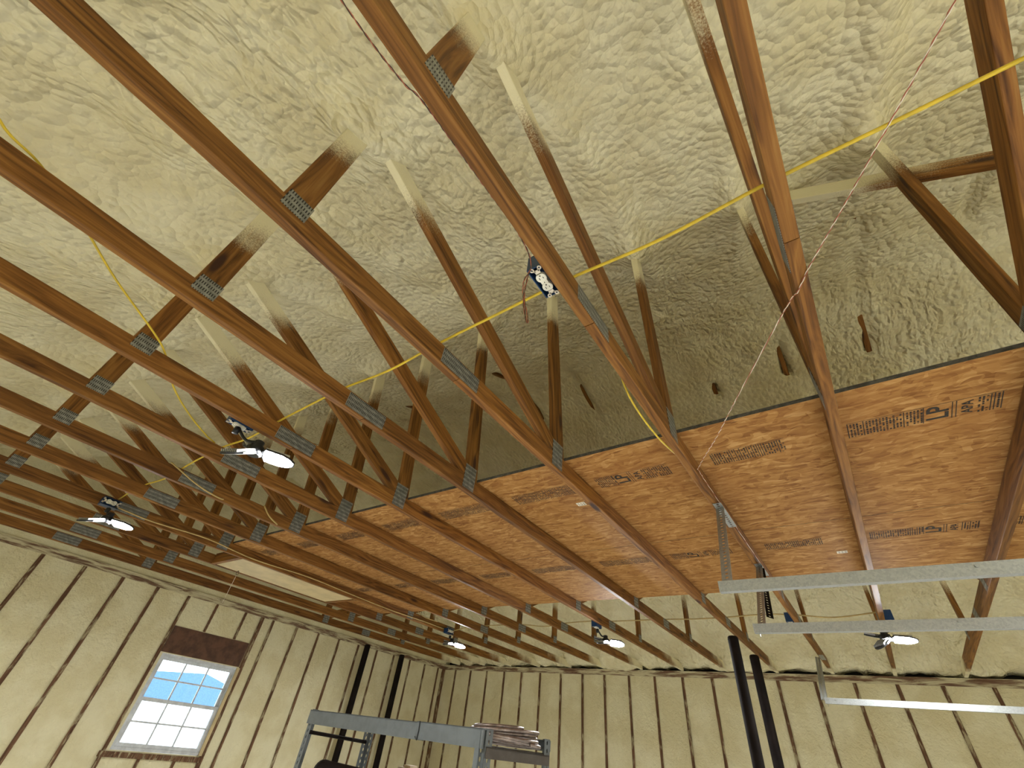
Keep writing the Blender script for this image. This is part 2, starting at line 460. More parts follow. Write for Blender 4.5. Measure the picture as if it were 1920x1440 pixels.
left_y = [-.37, .035, .44, .845, 1.237, 1.63, 2.02, 2.40, 3.62, 4.015, 4.41, 4.81, 5.21, 5.62, 6.02, 6.43, 6.83, 7.20]
studs(wall_left, 'x', left_y, 0, PZ, XL)
studs(wall_left, 'x', [3.385 + .062], 0, PZ, XL, .055)
studs(wall_left, 'x', [2.78, 3.19], 2.365, PZ, XL, .034, name='cripple_stud')
studs(wall_left, 'x', [2.78, 3.16], 0, 1.125, XL, .034, name='cripple_stud')
b = MB(); b.box((XL - .10, 2.425, 2.085), (XL - .004, 3.415, 2.36)); b.obj('window_header', MT['header'], wall_left, loc=(XL, 2.9, 2.2))
b = MB(); b.box((XL - .10, 2.37, 1.125), (XL + .012, 3.47, 1.172)); b.obj('window_sill', MT['stud'], wall_left, loc=(XL, 2.9, 1.13))
b = MB(); b.box((XL - .03, YB - .05, 0), (XL + .02, YB + .03, PZ)); b.obj('corner_stud', MT['stud'], wall_back, loc=(XL, YB, 0))
for nm, par, lo, hi in (('top_plate', wall_back, (XL, YB - .004, PZ), (XR, YB + .152, H - .002)), ('top_plate', wall_left, (XL - .135, YF, PZ), (XL + .006, YB, H - .002))):
    b = MB(); b.box(lo, hi); b.obj(nm, MT['wallplate'], par, loc=lo)
b = MB(); b.box((XL - .1, YB + .15, H - .08), (XR + .1, YB + .2, 3.3)); b.obj('eave_blocking', MT['hole'], wall_back, loc=(XL, YB, H))

# garage doors (closed) in the wall behind the right edge of the view
for k, (ya, yb) in enumerate(((-.45, 1.99), (2.70, 5.14))):
    b = MB()
    for q in range(4): b.box((XR - .06, ya, .53 * q + .005), (XR - .02, yb, .53 * (q + 1) - .005))
    struct(b.obj('door_%d' % (k + 1), MT['door'], loc=(XR, ya, 0)))

# ------------------------------------------------------------------ window and what lies outside it
win = struct(empty('window_1', (XL - .05, (WY0 + WY1) / 2, WZ0)))
def ring(b, x0, x1, y0, y1, z0, z1, w):
    b.box((x0, y0, z0), (x1, y1, z0 + w)); b.box((x0, y0, z1 - w), (x1, y1, z1))
    b.box((x0, y0, z0 + w), (x1, y0 + w, z1 - w)); b.box((x0, y1 - w, z0 + w), (x1, y1, z1 - w))
b = MB(); ring(b, XL - .10, XL - .015, WY0, WY1, WZ0, WZ1, .026); b.obj('window_frame', MT['white'], win)
zm = (WZ0 + WZ1) / 2
for nm, x0, z0, z1 in (('upper_sash', XL - .085, zm - .015, WZ1 - .026), ('lower_sash', XL - .055, WZ0 + .026, zm + .02)):
    y0, y1 = WY0 + .026, WY1 - .026
    b = MB(); ring(b, x0, x0 + .028, y0, y1, z0, z1, .036); sash = b.obj(nm, MT['white'], win)
    gy0, gy1, gz0, gz1 = y0 + .036, y1 - .036, z0 + .036, z1 - .036
    b = MB(); b.box((x0 + .012, gy0, gz0), (x0 + .016, gy1, gz1)); b.obj('glass_pane', MT['glass'], sash)
    b = MB()
    for k in (1, 2): yy = gy0 + (gy1 - gy0) * k / 3; b.box((x0 + .006, yy - .008, gz0), (x0 + .022, yy + .008, gz1))
    zz = (gz0 + gz1) / 2; b.box((x0 + .0055, gy0, zz - .008), (x0 + .0225, gy1, zz + .008)); b.obj('muntin_grid', MT['white'], sash)
b = MB(); b.box((XL - .05, WY1 - .024, WZ0), (XL + .004, WY1 + .012, WZ1)); b.obj('jamb_strip', MT['ply'], win)

b = MB(); b.box((-140, -60, -.25), (-7.4, 90, -.15)); struct(b.obj('ground', MT['gravel']))
barn = tag(empty('neighbor_barn', (-34, 13.4, -.15)), 'blue gabled building with white lower wall outside the window', 'building')
b = MB(); b.box((-40, 8.6, -.15), (-34, 18.4, 1.55)); b.obj('lower_wall', MT['barnwhite'], barn)
mt = Matrix(((0, 0, 1, -40), (1, 0, 0, 0), (0, 1, 0, 0), (0, 0, 0, 1)))
b = MB(); b.prism([(8.6, 1.55), (18.4, 1.55), (18.4, 2.35), (15.0, 3.15), (11.2, 2.75), (8.6, 2.7)], 0, 5.99, mat=mt); b.obj('upper_wall', MT['barnblue'], barn)

# ------------------------------------------------------------------ roof trusses
WEB = .036
def piece(name, parent, p0, p1, mesh_key, w=.038, h=CH, mat='lumber', cache={}):
    """board from p0 to p1 (both in the plane x = const); local X runs along the grain"""
    p0, p1 = Vector(p0), Vector(p1); L = (p1 - p0).length
    if mesh_key not in cache: cache[mesh_key] = bbox_mesh(name, L, w, h, MT[mat])
    o = bpy.data.objects.new(name, cache[mesh_key]); COL.objects.link(o)
    ax = (p1 - p0).normalized(); ay = Vector((1, 0, 0)); az = ax.cross(ay).normalized(); ay = az.cross(ax)
    m = Matrix.Identity(4)
    for k in range(3): m[k][0], m[k][1], m[k][2], m[k][3] = ax[k], ay[k], az[k], p0[k]
    place(o, m, parent); return o

def plate_obj(parent, x, y, z, ly, lz, ang=0.0, cache={}):
    key = (round(ly, 3), round(lz, 3))
    if key not in cache:
        b = MB(); b.box((-.0006, -ly / 2, -lz / 2), (.0006, ly / 2, lz / 2)); cache[key] = b.mesh('connector_plate', MT['plate'])
    o = bpy.data.objects.new('connector_plate', cache[key]); COL.objects.link(o)
    place(o, Matrix.Translation((x, y, z)) @ Matrix.Rotation(ang, 4, 'X'), parent); return o

def mirror(p): return (p[0], 2 * YR - p[1], p[2])
def build_truss(x):
    t = empty('roof_truss', (x, YR, H))
    zc = H + CH / 2
    piece('bottom_chord', t, (x, YF + .05, zc), (x, .872, zc), 'ch0')
    piece('bottom_chord', t, (x, .875, zc), (x, 4.965, zc), 'ch1')
    piece('bottom_chord', t, (x, 4.968, zc), (x, YB - .02, zc), 'ch2')
    for s, fn in ((0, lambda p: p), (1, mirror)):
        piece('top_chord', t, fn((x, YF + .05, zfoam(YF + .05) + .085)), fn((x, YR - .02, zfoam(YR - .02) + .085)), 'tc%d' % s, mat='rafter')
        piece('vertical_web', t, fn((x, .056, H + CH + .001)), fn((x, .056, 3.64)), 'vw%d' % s, WEB)
        piece('diagonal_web', t, fn((x, .10, 3.605)), fn((x, 1.625, 2.885)), 'dw%d' % s, WEB)
        piece('king_web', t, fn((x, 1.70, 2.80)), fn((x, 1.515, 4.20)), 'kw%d' % s, WEB)
        for sx in (-1, 1):
            px = x + sx * .0197
            for (y, z, ly, lz) in ((.062, H + CH - .004, .085, .080), (1.665, H + CH - .006, .100, .150)):
                q = fn((px, y, z)); plate_obj(t, q[0], q[1], q[2], ly, lz)
    for sx in (-1, 1):
        plate_obj(t, x + sx * .0197, .873, zc, .230, .076)
        plate_obj(t, x + sx * .0197, 4.967, zc, .16, .076)
    return t

def children(o): return list(o.children)
def dup(root, loc):
    c = root.copy(); COL.objects.link(c); place(c, Matrix.Translation(Vector(loc)))
    for ch in children(root):
        k = ch.copy(); COL.objects.link(k); k.parent = c; k.matrix_basis = ch.matrix_basis.copy(); k.matrix_parent_inverse = Matrix.Identity(4)
    return c
TRUSS_LABELS = [
    'pale roof truss at the right edge, its lower end reaching the wall beyond the rails',
    'pale roof truss straight overhead, standing between the outlet box truss and the rightmost truss',
    'roof truss with the bare outlet in a blue box on its bottom chord',
    'roof truss next to the left of the blue outlet box truss',
    'second roof truss to the left of the blue outlet box truss',
    'roof truss that the brightest lamp hangs from, third left of the outlet box truss',
    'roof truss just left of the brightest lamp, fourth left of the outlet box truss',
    'fifth roof truss to the left of the blue outlet box truss',
    'sixth roof truss left of the outlet box truss, next right of the tan cable',
    'roof truss along the right side of the attic hatch, with the tan cable on it',
    'roof truss along the left side of the pale attic hatch',
    'second roof truss from the wall with the window, crossed by the hatch pull string',
    'roof truss closest to the wall with the window']
t0 = build_truss(T(0)); trusses = [t0]
for i in range(1, 13): trusses.append(dup(t0, (T(i), YR, H)))
for i, t in enumerate(trusses): tag(t, TRUSS_LABELS[i], 'roof truss', 'roof trusses')

p0, p1 = Vector((.20, 1.665, 4.291)), Vector((1.40, 1.665, 3.578))
lat = bpy.data.objects.new('diagonal_brace', bbox_mesh('diagonal_brace', (p1 - p0).length, .036, .089, MT['lumber'])); COL.objects.link(lat)
ax = (p1 - p0).normalized(); ay = Vector((0, 1, 0)); az = ax.cross(ay); m = Matrix.Identity(4)
for k in range(3): m[k][0], m[k][1], m[k][2], m[k][3] = ax[k], ay[k], az[k], p0[k]
place(lat, m)
tag(lat, 'loose brace board slanting between the web tops under the ridge at upper right', 'brace board')

# ------------------------------------------------------------------ OSB deck on the chords
OZ0 = H + CH + .001; OZ1 = OZ0 + .018
YN0, YN1, YN2 = 1.744, 2.966, 4.19
def text_mesh(body, size):
    cu = bpy.data.curves.new('t', 'FONT'); cu.body = body; cu.size = size; cu.align_x = 'CENTER'; cu.align_y = 'CENTER'; cu.offset = size * .018
    o = bpy.data.objects.new('t', cu); COL.objects.link(o)
    dg = bpy.context.evaluated_depsgraph_get(); dg.update()
    me = bpy.data.meshes.new_from_object(o.evaluated_get(dg))
    vs = [tuple(v.co) for v in me.vertices]; fs = [tuple(p.vertices) for p in me.polygons]
    COL.objects.unlink(o); bpy.data.objects.remove(o); bpy.data.meshes.remove(me)
    return vs, fs
TXT = {}
def stamp_text(b, body, size, x, y):
    if (body, size) not in TXT: TXT[(body, size)] = text_mesh(body, size)
    vs, fs = TXT[(body, size)]
    # reads toward -y, letters stand toward -x, faces down
    b.add([(x - v[1], y - v[0], OZ0 - .0012) for v in vs], fs)
def stamp_bar(b, x0, x1, y0, y1):
    b.add([(x0, y0, OZ0 - .0012), (x1, y0, OZ0 - .0012), (x1, y1, OZ0 - .0012), (x0, y1, OZ0 - .0012)], [(3, 2, 1, 0)])
def grade_stamp(x0, x1, yc, rs, lp=None, w=.115):
    """one inked grade stamp: ruled columns of tiny print across the strip, with the large mill initials"""
    b = MB(); x = x0
    stamp_bar(b, x0, x1, yc - w / 2 - .004, yc - w / 2 - .002)
    while x < x1 - .01:
        if lp is not None and abs(x - lp) < .012:
            stamp_bar(b, x - .004, x - .001, yc - w / 2, yc + w / 2)
            stamp_text(b, 'LP', .098, x + .045, yc); x += .085
            stamp_bar(b, x, x + .003, yc - w / 2, yc + w / 2); x += .012; lp2 = x
            stamp_bar(b, x, x + .003, yc - w / 2, yc + w / 2); x += .03
            stamp_text(b, 'APA', .048, x + .006, yc); x += .036
            lp = None; continue
        u = rs.random()
        if u < .28:
            stamp_bar(b, x, x + .0035, yc - w / 2, yc + w / 2); x += .010
        else:                                   # rows of small print
            y = yc - w / 2 + .006
            while y < yc + w / 2 - .008:
                l = rs.uniform(.004, .016)
                if rs.random() < .82: stamp_bar(b, x, x + .0065, y, min(y + l, yc + w / 2 - .004))
                y += l + rs.uniform(.002, .005)
            x += .0115
    return b
def sticker_on(parent, x, y, w=.058, d=.042):
    b = MB(); b.box((x - w / 2, y - d / 2, OZ0 - .0016), (x + w / 2, y + d / 2, OZ0 - .0006)); s = b.obj('sticker', MT['sticker'], parent, loc=(x, y, OZ0)); lab(s, 'small white sticker')
    b = MB()
    for k in range(2):
        for q in range(3): 
            b.add([(x - w / 2 + .008 + q * .017, y - .013 + k * .017, OZ0 - .0021), (x - w / 2 + .019 + q * .017, y - .013 + k * .017, OZ0 - .0021), (x - w / 2 + .019 + q * .017, y - .006 + k * .017, OZ0 - .0021), (x - w / 2 + .008 + q * .017, y - .006 + k * .017, OZ0 - .0021)], [(3, 2, 1, 0)])
    b.obj('print', MT['header'], s, loc=(x, y, OZ0))
PANELS = [
    (-4.722, -2.878, YN0, YN1, 'OSB deck sheet at the left end of the row by the bare gap'),
    (-2.872, -.438, YN0, YN1, 'OSB deck sheet above the truss joints left of the blue outlet box truss'),
    (-.432, 1.41, YN0, YN1, 'OSB deck sheet with large stamps, right of the blue outlet box truss'),
    (-5.33, -4.727, 3.345, YN2, 'small OSB deck piece beyond the end of the attic hatch'),
    (-4.722, -2.268, YN1 + .004, YN2, 'OSB deck sheet in the far row beside the attic hatch'),
    (-2.262, .172, YN1 + .004, YN2, 'OSB deck sheet in the far row above the short rail hanger'),
    (.178, 1.41, YN1 + .004, YN2, 'OSB deck sheet at the far right, over the long rail')]
rs = random.Random(9)
for k, (xa, xb, ya, yb, tx) in enumerate(PANELS):
    b = MB(); b.box((xa, ya, OZ0), (xb, yb, OZ1))
    b.mi = [0, 0, 1, 1, 1, 1]
    p = b.obj('osb_panel', [MT['osb'], MT['osb_edge']], loc=((xa + xb) / 2, (ya + yb) / 2, OZ0)); tag(p, tx, 'wood panel', 'OSB deck panels')
    for i in range(-1, 11):                     # a stamp in each bay between trusses
        ba, bb = T(i + 1) + .03, T(i) - .03
        if bb < xa + .1 or ba > xb - .1: continue
        ba = max(ba, xa + .02); bb = min(bb, xb - .02)
        yc = ya + .300 if ya < 3 else 3.225
        if ya > 3.3: continue
        sa = ba + rs.uniform(.01, .10); sb = min(bb, sa + rs.uniform(.36, .46))
        lp = {(0): .49, (2): -.86, (3): None}.get(i) if ya < 3 else {1: -.20}.get(i)
        if i == 1 and ya < 3: sa, sb = T(2) + .09, T(2) + .42
        if i == 0 and ya < 3: sa, sb = T(1) + .05, T(0) - .06
        if i == 2 and ya < 3: sa, sb = T(3) + .07, T(2) - .12
        if sb - sa < .08: continue
        st = grade_stamp(sa, sb, yc, rs, lp, w=.115 if ya < 3 else .085)
        st.obj('grade_stamp', MT['ink'], p, loc=((sa + sb) / 2, yc, OZ0))
    if k == 1: sticker_on(p, -1.186, 2.237)
    if k == 5: sticker_on(p, .063, 3.494)

# ------------------------------------------------------------------ attic hatch
hx0, hx1, hy0, hy1 = T(10) + .02, T(9) - .02, 1.885, 3.315
hatch = tag(empty('attic_hatch', ((hx0 + hx1) / 2, (hy0 + hy1) / 2, H)), 'pale plywood attic hatch set between two trusses near the window wall', 'attic hatch')
b = MB(); b.box((hx0 + .012, hy0 + .03, H + .004), (hx1 - .012, hy1 - .03, H + .016)); b.obj('hatch_door', MT['ply'], hatch, loc=(hx0, hy0, H))
for yy in (hy0 - .001, hy1 + .001):
    b = MB(); b.box((hx0, yy - .019, H - .001), (hx1, yy + .019, H + .10)); b.obj('hatch_header', MT['lumber'], hatch, loc=(hx0, yy, H))
b = MB(); b.tube([(-5.23, 2.13 + .012 * math.cos(a), H - .02 + .020 * math.sin(a)) for a in [k * math.pi / 6 for k in range(13)]], .003, 6); b.tube([(-5.23, 2.13, H + .004), (-5.23, 2.13, H)], .004, 6)
b.obj('pull_ring', MT['wire'], hatch, loc=(-5.23, 2.13, H), smooth=True)
b = MB(); b.tube([(-5.23, 2.13, H - .04), (-5.232, 2.131, 2.62), (-5.23, 2.13, 2.46)], .0022, 6); b.obj('pull_string', MT['whitewire'], hatch, loc=(-5.23, 2.13, H))

# ------------------------------------------------------------------ cables and wires
yc_pts = [(1.55, .74, 2.872)] + [(T(i) + dx, .735 + .02 * math.sin(3.1 * i + dx), 2.866 - (0 if abs(dx) < .1 else .012)) for i in range(0, 10) for dx in (.0, -.305)]
cable('yellow_cable', yc_pts, .0053, MT['yellow'], 'long bright yellow cable crossing on top of every truss', group=None)
cable('yellow_cable', [(-1.55, -.80, 3.05), (-1.62, -.60, 2.895), (-1.67, -.48, 2.885), (-1.88, -.345, 2.94), (-2.03, -.17, 2.915), (-2.18, .055, 2.885), (-2.262, .145, 2.870), (-2.42, .27, 2.83), (-2.60, .42, 2.83), (-2.83, .60, 2.868), (-2.875, .68, 2.868)], .0042, MT['yellow'], 'loose yellow cable drooping between trusses at far left')
cable('yellow_cable', [(-.462, 1.17, 2.85), (-.475, 1.28, 2.80), (-.478, 1.42, 2.775), (-.470, 1.62, 2.768), (-.458, 1.80, 2.79)], .0042, MT['yellow'], 'short yellow cable bowed against the outlet box truss above the deck edge')
cable('tan_cable', [(-4.68, .75, 2.80), (-4.672, 1.05, 2.79), (-4.675, 1.5, 2.815), (-4.674, 2.0, 2.79), (-4.674, 2.6, 2.812), (-4.674, 3.2, 2.80), (-4.674, 3.8, 2.79), (-4.674, 4.4, 2.80), (-4.674, 4.82, 2.80)], .0055, MT['tan'], 'tan cable running lengthwise along the truss beside the hatch')
bk = [(-4.62, 4.95, 2.80), (-4.35, 5.0, 2.862), (-4.09, 5.0, 2.866), (-3.5, 5.0, 2.862), (-3.15, 5.0, 2.835), (-2.87, 5.0, 2.862), (-2.5, 5.0, 2.875), (-2.27, 5.0, 2.866), (-1.66, 5.0, 2.866), (-1.35, 5.0, 2.86), (-1.04, 5.0, 2.866), (-.7, 5.0, 2.88), (-.44, 5.0, 2.866), (-.15, 5.0, 2.835), (.18, 5.0, 2.866)]
cable('tan_cable', bk, .006, MT['tan'], 'tan cable sagging across the far trusses behind the back lamps')
cable('tan_cable', [(-4.66, 4.225, 2.93), (-4.60, 4.23, 2.86), (-4.54, 4.30, 2.815), (-4.46, 4.46, 2.80)], .0045, MT['tan'], 'short tan cable end curling below the deck near the back left lamp')
cable('tan_cable', [(-3.46, .66, 2.865), (-3.42, .86, 2.79), (-3.44, 1.02, 2.775), (-3.50, 1.12, 2.80)], .005, MT['tan'], 'tan cable loop hanging between trusses left of the brightest lamp')
cable('tan_cable', [(-3.47, 1.36, 2.865), (-3.44, 1.42, 2.80), (-3.42, 1.5, 2.76)], .005, MT['tan'], 'stub of tan cable poking down beside a truss below the brightest lamp')

def bell_wire(name, pts, label, mats, r=.0018, tw=.0022, turns=22):
    p = smooth_path(pts, 14); root = empty(name, pts[0]); tag(root, label, 'wire')
    L = [0]
    for a, c in zip(p, p[1:]): L.append(L[-1] + (c - a).length)
    for k in range(2):
        q = []
        for i, v in enumerate(p):
            t = (p[min(i + 1, len(p) - 1)] - p[max(i - 1, 0)]).normalized(); u = t.orthogonal().normalized(); w = t.cross(u)
            a = L[i] * turns * 2 * math.pi + k * math.pi
            q.append(v + (u * math.cos(a) + w * math.sin(a)) * tw)
        b = MB(); b.tube(q, r, 5); o = b.obj('strand', mats[k], root, loc=pts[0], smooth=True); lab(o, 'white strand' if k == 0 else 'red strand')
    return root
bell_wire('bell_wire', [(.52, .47, 2.772), (.417, .64, 2.77), (.307, .815, 2.768), (.20, .98, 2.766), (.16, 1.055, 2.766), (.115, 1.11, 2.764), (-.118, 1.495, 2.772), (-.25, 1.72, 2.775), (-.392, 1.955, 2.79), (-.413, 2.05, 2.80), (-.4115, 2.5, 2.79), (-.4115, 3.0, 2.785), (-.4115, 3.55, 2.782)],
          'thin twisted white and red wire slanting across to the outlet box truss', (MT['whitewire'], MT['redwire']), r=.0013, tw=.0014)
bell_wire('bell_wire', [(-.4585, -.45, 2.775), (-.463, -.30, 2.765), (-.470, -.10, 2.764), (-.466, .02, 2.768), (-.4585, .075, 2.778), (-.4585, .3, 2.785), (-.460, .48, 2.79), (-.478, .575, 2.775), (-.520, .60, 2.745), (-.545, .645, 2.70), (-.548, .67, 2.655), (-.545, .675, 2.645), (-.541, .668, 2.66), (-.535, .63, 2.72), (-.505, .60, 2.785)],
          'thin twisted wire draped along the outlet box truss and looped below it', (MT['redwire'], MT['wire']), r=.0013, tw=.0014)

# ------------------------------------------------------------------ outlet boxes
def outlet_box(x, y, z, label, side=1, face='down', group=None):
    """x,y,z = centre of the open face; box nailed to a chord"""
    L, Wd, D = .122, .060, .075
    root = tag(empty('outlet_box', (x, y, z)), label, 'electrical box', group)
    if face == 'down': m = Matrix.Translation((x, y, z)) @ Matrix(((0, 1, 0, 0), (1, 0, 0, 0), (0, 0, -1, 0), (0, 0, 0, 1)))   # local X along y, Y along x, Z down
    else: m = Matrix.Translation((x, y, z)) @ Matrix(((0, 0, 1, 0), (1, 0, 0, 0), (0, 1, 0, 0), (0, 0, 0, 1)))                      # faces +x
    b = MB(); t = .003
    b.box((-L / 2, -Wd / 2, -D), (L / 2, Wd / 2, -D + t), mat=m)
    for lo, hi in (((-L / 2, -Wd / 2, -D + t), (-L / 2 + t, Wd / 2, 0)), ((L / 2 - t, -Wd / 2, -D + t), (L / 2, Wd / 2, 0)), ((-L / 2 + t, -Wd / 2, -D + t), (L / 2 - t, -Wd / 2 + t, 0)), ((-L / 2 + t, Wd / 2 - t, -D + t), (L / 2 - t, Wd / 2, 0))):
        b.box(lo, hi, mat=m)
    b.obj('box_shell', MT['blue'], root, loc=(x, y, z))
    rec = MB()
    for cx in (-.0195, .0195):
        poly = []
        for k in range(28):
            a = 2 * math.pi * k / 28; px, py = .0172 * math.cos(a), .0172 * math.sin(a)
            poly.append((cx + max(-.0140, min(.0140, px)), py))
        rec.prism(poly, -.004, .006, mat=m)
    rec.box((-.02, -.0115, -.02), (.02, .0115, .0045), mat=m)
    r_ = rec.obj('receptacle', MT['ivory'], root, loc=(x, y, z))
    sl = MB()
    for cx in (-.0195, .0195):
        for sy, hh in ((-.0065, .0042), (.0065, .0034)): sl.box((cx + .001 - hh, sy - .0010, .0058), (cx + .001 + hh, sy + .0010, .0064), mat=m)
        sl.prism([(cx - .009 + .0026 * math.cos(k * .785), .0026 * math.sin(k * .785)) for k in range(8)], .0058, .0064, mat=m)
    sl.prism([(.0018 * math.cos(k * .785), .0018 * math.sin(k * .785)) for k in range(8)], .0043, .0050, mat=m)
    sl.obj('slots', MT['hole'], r_, loc=(x, y, z))
    yk = MB()
    for sx in (-1, 1):
        yk.box((min(sx * .037, sx * .050), -.009, .0015), (max(sx * .037, sx * .050), .009, .003), mat=m)
        for sy in (-1, 1):                       # plaster ears, each with a hole
            cx, cy = sx * .055, sy * .0135
            n = 14; vs = []
            for rr in (.0072, .0032):
                for zz in (.0015, .003):
                    vs += [m @ Vector((cx + rr * math.cos(2 * math.pi * k / n), cy + rr * math.sin(2 * math.pi * k / n), zz)) for k in range(n)]
            fs = []
            for k in range(n):
                k2 = (k + 1) % n
                fs += [(n + k, n + k2, 3 * n + k2, 3 * n + k), (k, 2 * n + k, 2 * n + k2, k2), (k, k2, n + k2, n + k)]
            yk.add(vs, fs)
            yk.box((min(sx * .045, cx - sx * .004), min(cy * .3, cy * .85), .0015), (max(sx * .045, cx - sx * .004), max(cy * .3, cy * .85), .003), mat=m)
    lab(yk.obj('mounting_yoke', MT['whitewire'], root, loc=(x, y, z)), 'pale metal yoke with round ears')
    return root
outlet_box(T(2) - .019 - .0315, .662, 2.800, 'dark blue outlet box with ivory duplex outlet facing down, wires hanging beside it')
outlet_box(T(9) + .019 + .0765, 4.90, 2.785, 'small blue box on the far truss above the back left lamp', face='side', group='blue boxes on the far trusses')
outlet_box(T(5) - .019 - .032, 4.72, 2.74, 'dark blue box half hidden by the truss above the back middle lamp', group='blue boxes on the far trusses')
outlet_box(T(1) + .019 + .032, 4.93, 2.775, 'dark blue box beside the pale truss above the lamp by the rails', group='blue boxes on the far trusses')
outlet_box(T(2) - .019 - .032, 4.90, 2.775, 'dark blue box without a lamp, seen just above the middle rail', group='blue boxes on the far trusses')
outlet_box(T(5) - .019 - .032, .60, 2.765, 'dark blue box in the glare of the brightest lamp', group='blue boxes on the near trusses')
outlet_box(T(9) + .019 + .0765, .70, 2.80, 'dark blue box in the glare of the lamp at far left', face='side', group='blue boxes on the near trusses')

# ------------------------------------------------------------------ folding LED lamps
def led_lamp(c, up, leaves, label):
    """c hub centre, up = point where its plug meets the box; leaves = (azimuth, droop, roll) in degrees"""
    c = Vector(c); up = Vector(up)
    root = tag(empty('led_lamp', c), label, 'lamp', 'folding LED lamps')
    b = MB(); n = 20
    prof = [(.018, .060), (.024, .055), (.024, .030), (.036, .026), (.040, .010), (.040, -.012), (.030, -.022)]
    pts = [c + Vector((0, 0, z)) for _, z in prof]; b.tube(pts, [q for q, _ in prof], n); b.obj('hub', MT['black'], root, loc=c, smooth=False)
    b = MB(); mid = (c + up) / 2 + Vector((.0, .0, -.005)); b.tube(smooth_path([c + Vector((0, 0, .055)), mid, up]), .0075, 8); b.tube([up + Vector((0, 0, -.035)), up + Vector((0, 0, -.002))], .016, 12); b.obj('plug_cord', MT['black'], root, loc=c, smooth=True)
    L, Wd = .165, .105
    for az, droop, roll, lit in leaves:
        m = Matrix.Translation(c) @ Matrix.Rotation(math.radians(az), 4, 'Z') @ Matrix.Rotation(math.radians(droop), 4, 'Y') @ Matrix.Translation((.035, 0, 0)) @ Matrix.Rotation(math.radians(roll), 4, 'X')
        poly = [(0, -.022), (.02, -Wd / 2), (L * .62, -Wd / 2), (L * .86, -Wd * .36), (L, -.014), (L, .014), (L * .86, Wd * .36), (L * .62, Wd / 2), (.02, Wd / 2), (0, .022)]
        b = MB(); b.prism(poly, -.006, .004, mat=m); lf = b.obj('leaf_panel', MT['black'], root, loc=c)
        b = MB()
        for q in range(9): yy = -.040 + q * .010; b.box((.015, yy - .0016, .004), (L * .80, yy + .0016, .016), mat=m)
        b.obj('heat_fins', MT['alu'], lf, loc=c)
        b = MB(); pol2 = [(.012 + (px - .012) * .95 if px > .012 else .012, py * .90) for px, py in poly]; b.prism(pol2, -.0075, -.0062, mat=m); lf2 = b.obj('led_face', MT['led' if lit else 'leddark'], lf, loc=c)
        if lit: lab(lf2, 'glowing white face')
led_lamp((-2.235, .705, 2.650), (T(5) - .051, .60, 2.757), [(60, 3, -10, 1), (172, -29, 0, 0), (300, 34, 0, 0)], 'brightest lamp with a blazing oval panel, hung at centre left')
led_lamp((-4.475, .725, 2.640), (-4.60, .71, 2.755), [(56, 4, -12, 1), (172, -15, 0, 0), (300, 23, 0, 0)], 'glaring lamp hung at far left beneath the closely spaced trusses')
led_lamp((-4.585, 4.93, 2.645), (-4.605, 4.90, 2.735), [(36, 6, -20, 1), (160, -12, 0, 0), (285, 13, 0, 0)], 'small lamp at the back left, hung below a blue box')
led_lamp((-2.29, 4.88, 2.640), (T(5) - .051, 4.74, 2.732), [(28, 3, -24, 1), (150, -16, 0, 0), (275, 15, 0, 0)], 'bright oval lamp at the back middle, over the back wall')
led_lamp((.150, 4.88, 2.645), (.226, 4.93, 2.767), [(5, 4, -16, 1), (128, -18, 0, 0), (245, 30, 10, 0)], 'lamp with three spread leaves at the right beneath the middle rail')
led_lamp((2.30, .75, 2.645), (2.30, .70, 2.765), [(30, 8, 0, 1), (150, 8, 0, 1), (270, 8, 0, 1)], 'lamp past the right edge of the photo')

# ------------------------------------------------------------------ garage door rails and hangers
def rail(y, zb, x0, label):
    x1 = XR - .07
    root = tag(empty('door_rail', (x0, y, zb)), label, 'garage door rail', 'garage door rails')
    b = MB(); hgt = .042; fl = .030; t = .003
    prof = [(y, zb + hgt), (y, zb), (y + fl, zb), (y + fl, zb + .010), (y + fl - t, zb + .010), (y + fl - t, zb + t), (y + t, zb + t), (y + t, zb + hgt - t), (y + .014, zb + hgt - t), (y + .014, zb + hgt)]
    n = len(prof); vs = [(x0, py, pz) for py, pz in prof] + [(x1, py, pz) for py, pz in prof]
    b.add(vs, [tuple(range(n)), tuple(range(2 * n - 1, n - 1, -1))] + [(i, n + i, n + (i + 1) % n, (i + 1) % n) for i in range(n)])
    b.obj('rail_channel', MT['galv'], root, loc=(x0, y, zb))
    for k, dx in enumerate((.03, .085, .46, .80, 1.3)):
        b = MB(); mt_ = Matrix.Translation((x0 + dx, y - .001, zb + .030)) @ Matrix.Rotation(math.pi / 2, 4, 'X')
        b.prism([(.0055 * math.cos(q * .7854), .0055 * math.sin(q * .7854)) for q in range(8)], 0, .003, mat=mt_); b.obj('bolt_head', MT['galv'], root, loc=(x0 + dx, y, zb))
    return root
def frame(p0, p1, yhint):
    p0, p1 = Vector(p0), Vector(p1); ax = (p1 - p0).normalized(); az = (Vector(yhint) - ax * ax.dot(Vector(yhint))).normalized(); ay = az.cross(ax)
    m = Matrix.Identity(4)
    for k in range(3): m[k][0], m[k][1], m[k][2], m[k][3] = ax[k], ay[k], az[k], p0[k]
    return m, (p1 - p0).length
def angle_bar(parent, name, p0, p1, n1, n2, w=.042):
    """perforated angle iron: two leaves meeting along the line p0-p1"""
    b = MB()
    m, L = frame(p0, p1, n1); off = m.to_3x3() @ Vector((0, w / 2, 0)); m1 = Matrix.Translation(off) @ m
    b.strip(m1, L, w, .0254, .015, .0135)
    m, L = frame(p0, p1, n2); off = m.to_3x3() @ Vector((0, -w / 2, 0)); m2 = Matrix.Translation(off) @ m
    b.strip(m2, L, w, .0254, .015, .0135)
    return b.obj(name, MT['galv'], parent, loc=p0)
RZ = 2.232
R1, R2, R3 = 2.01, 2.71, 5.20
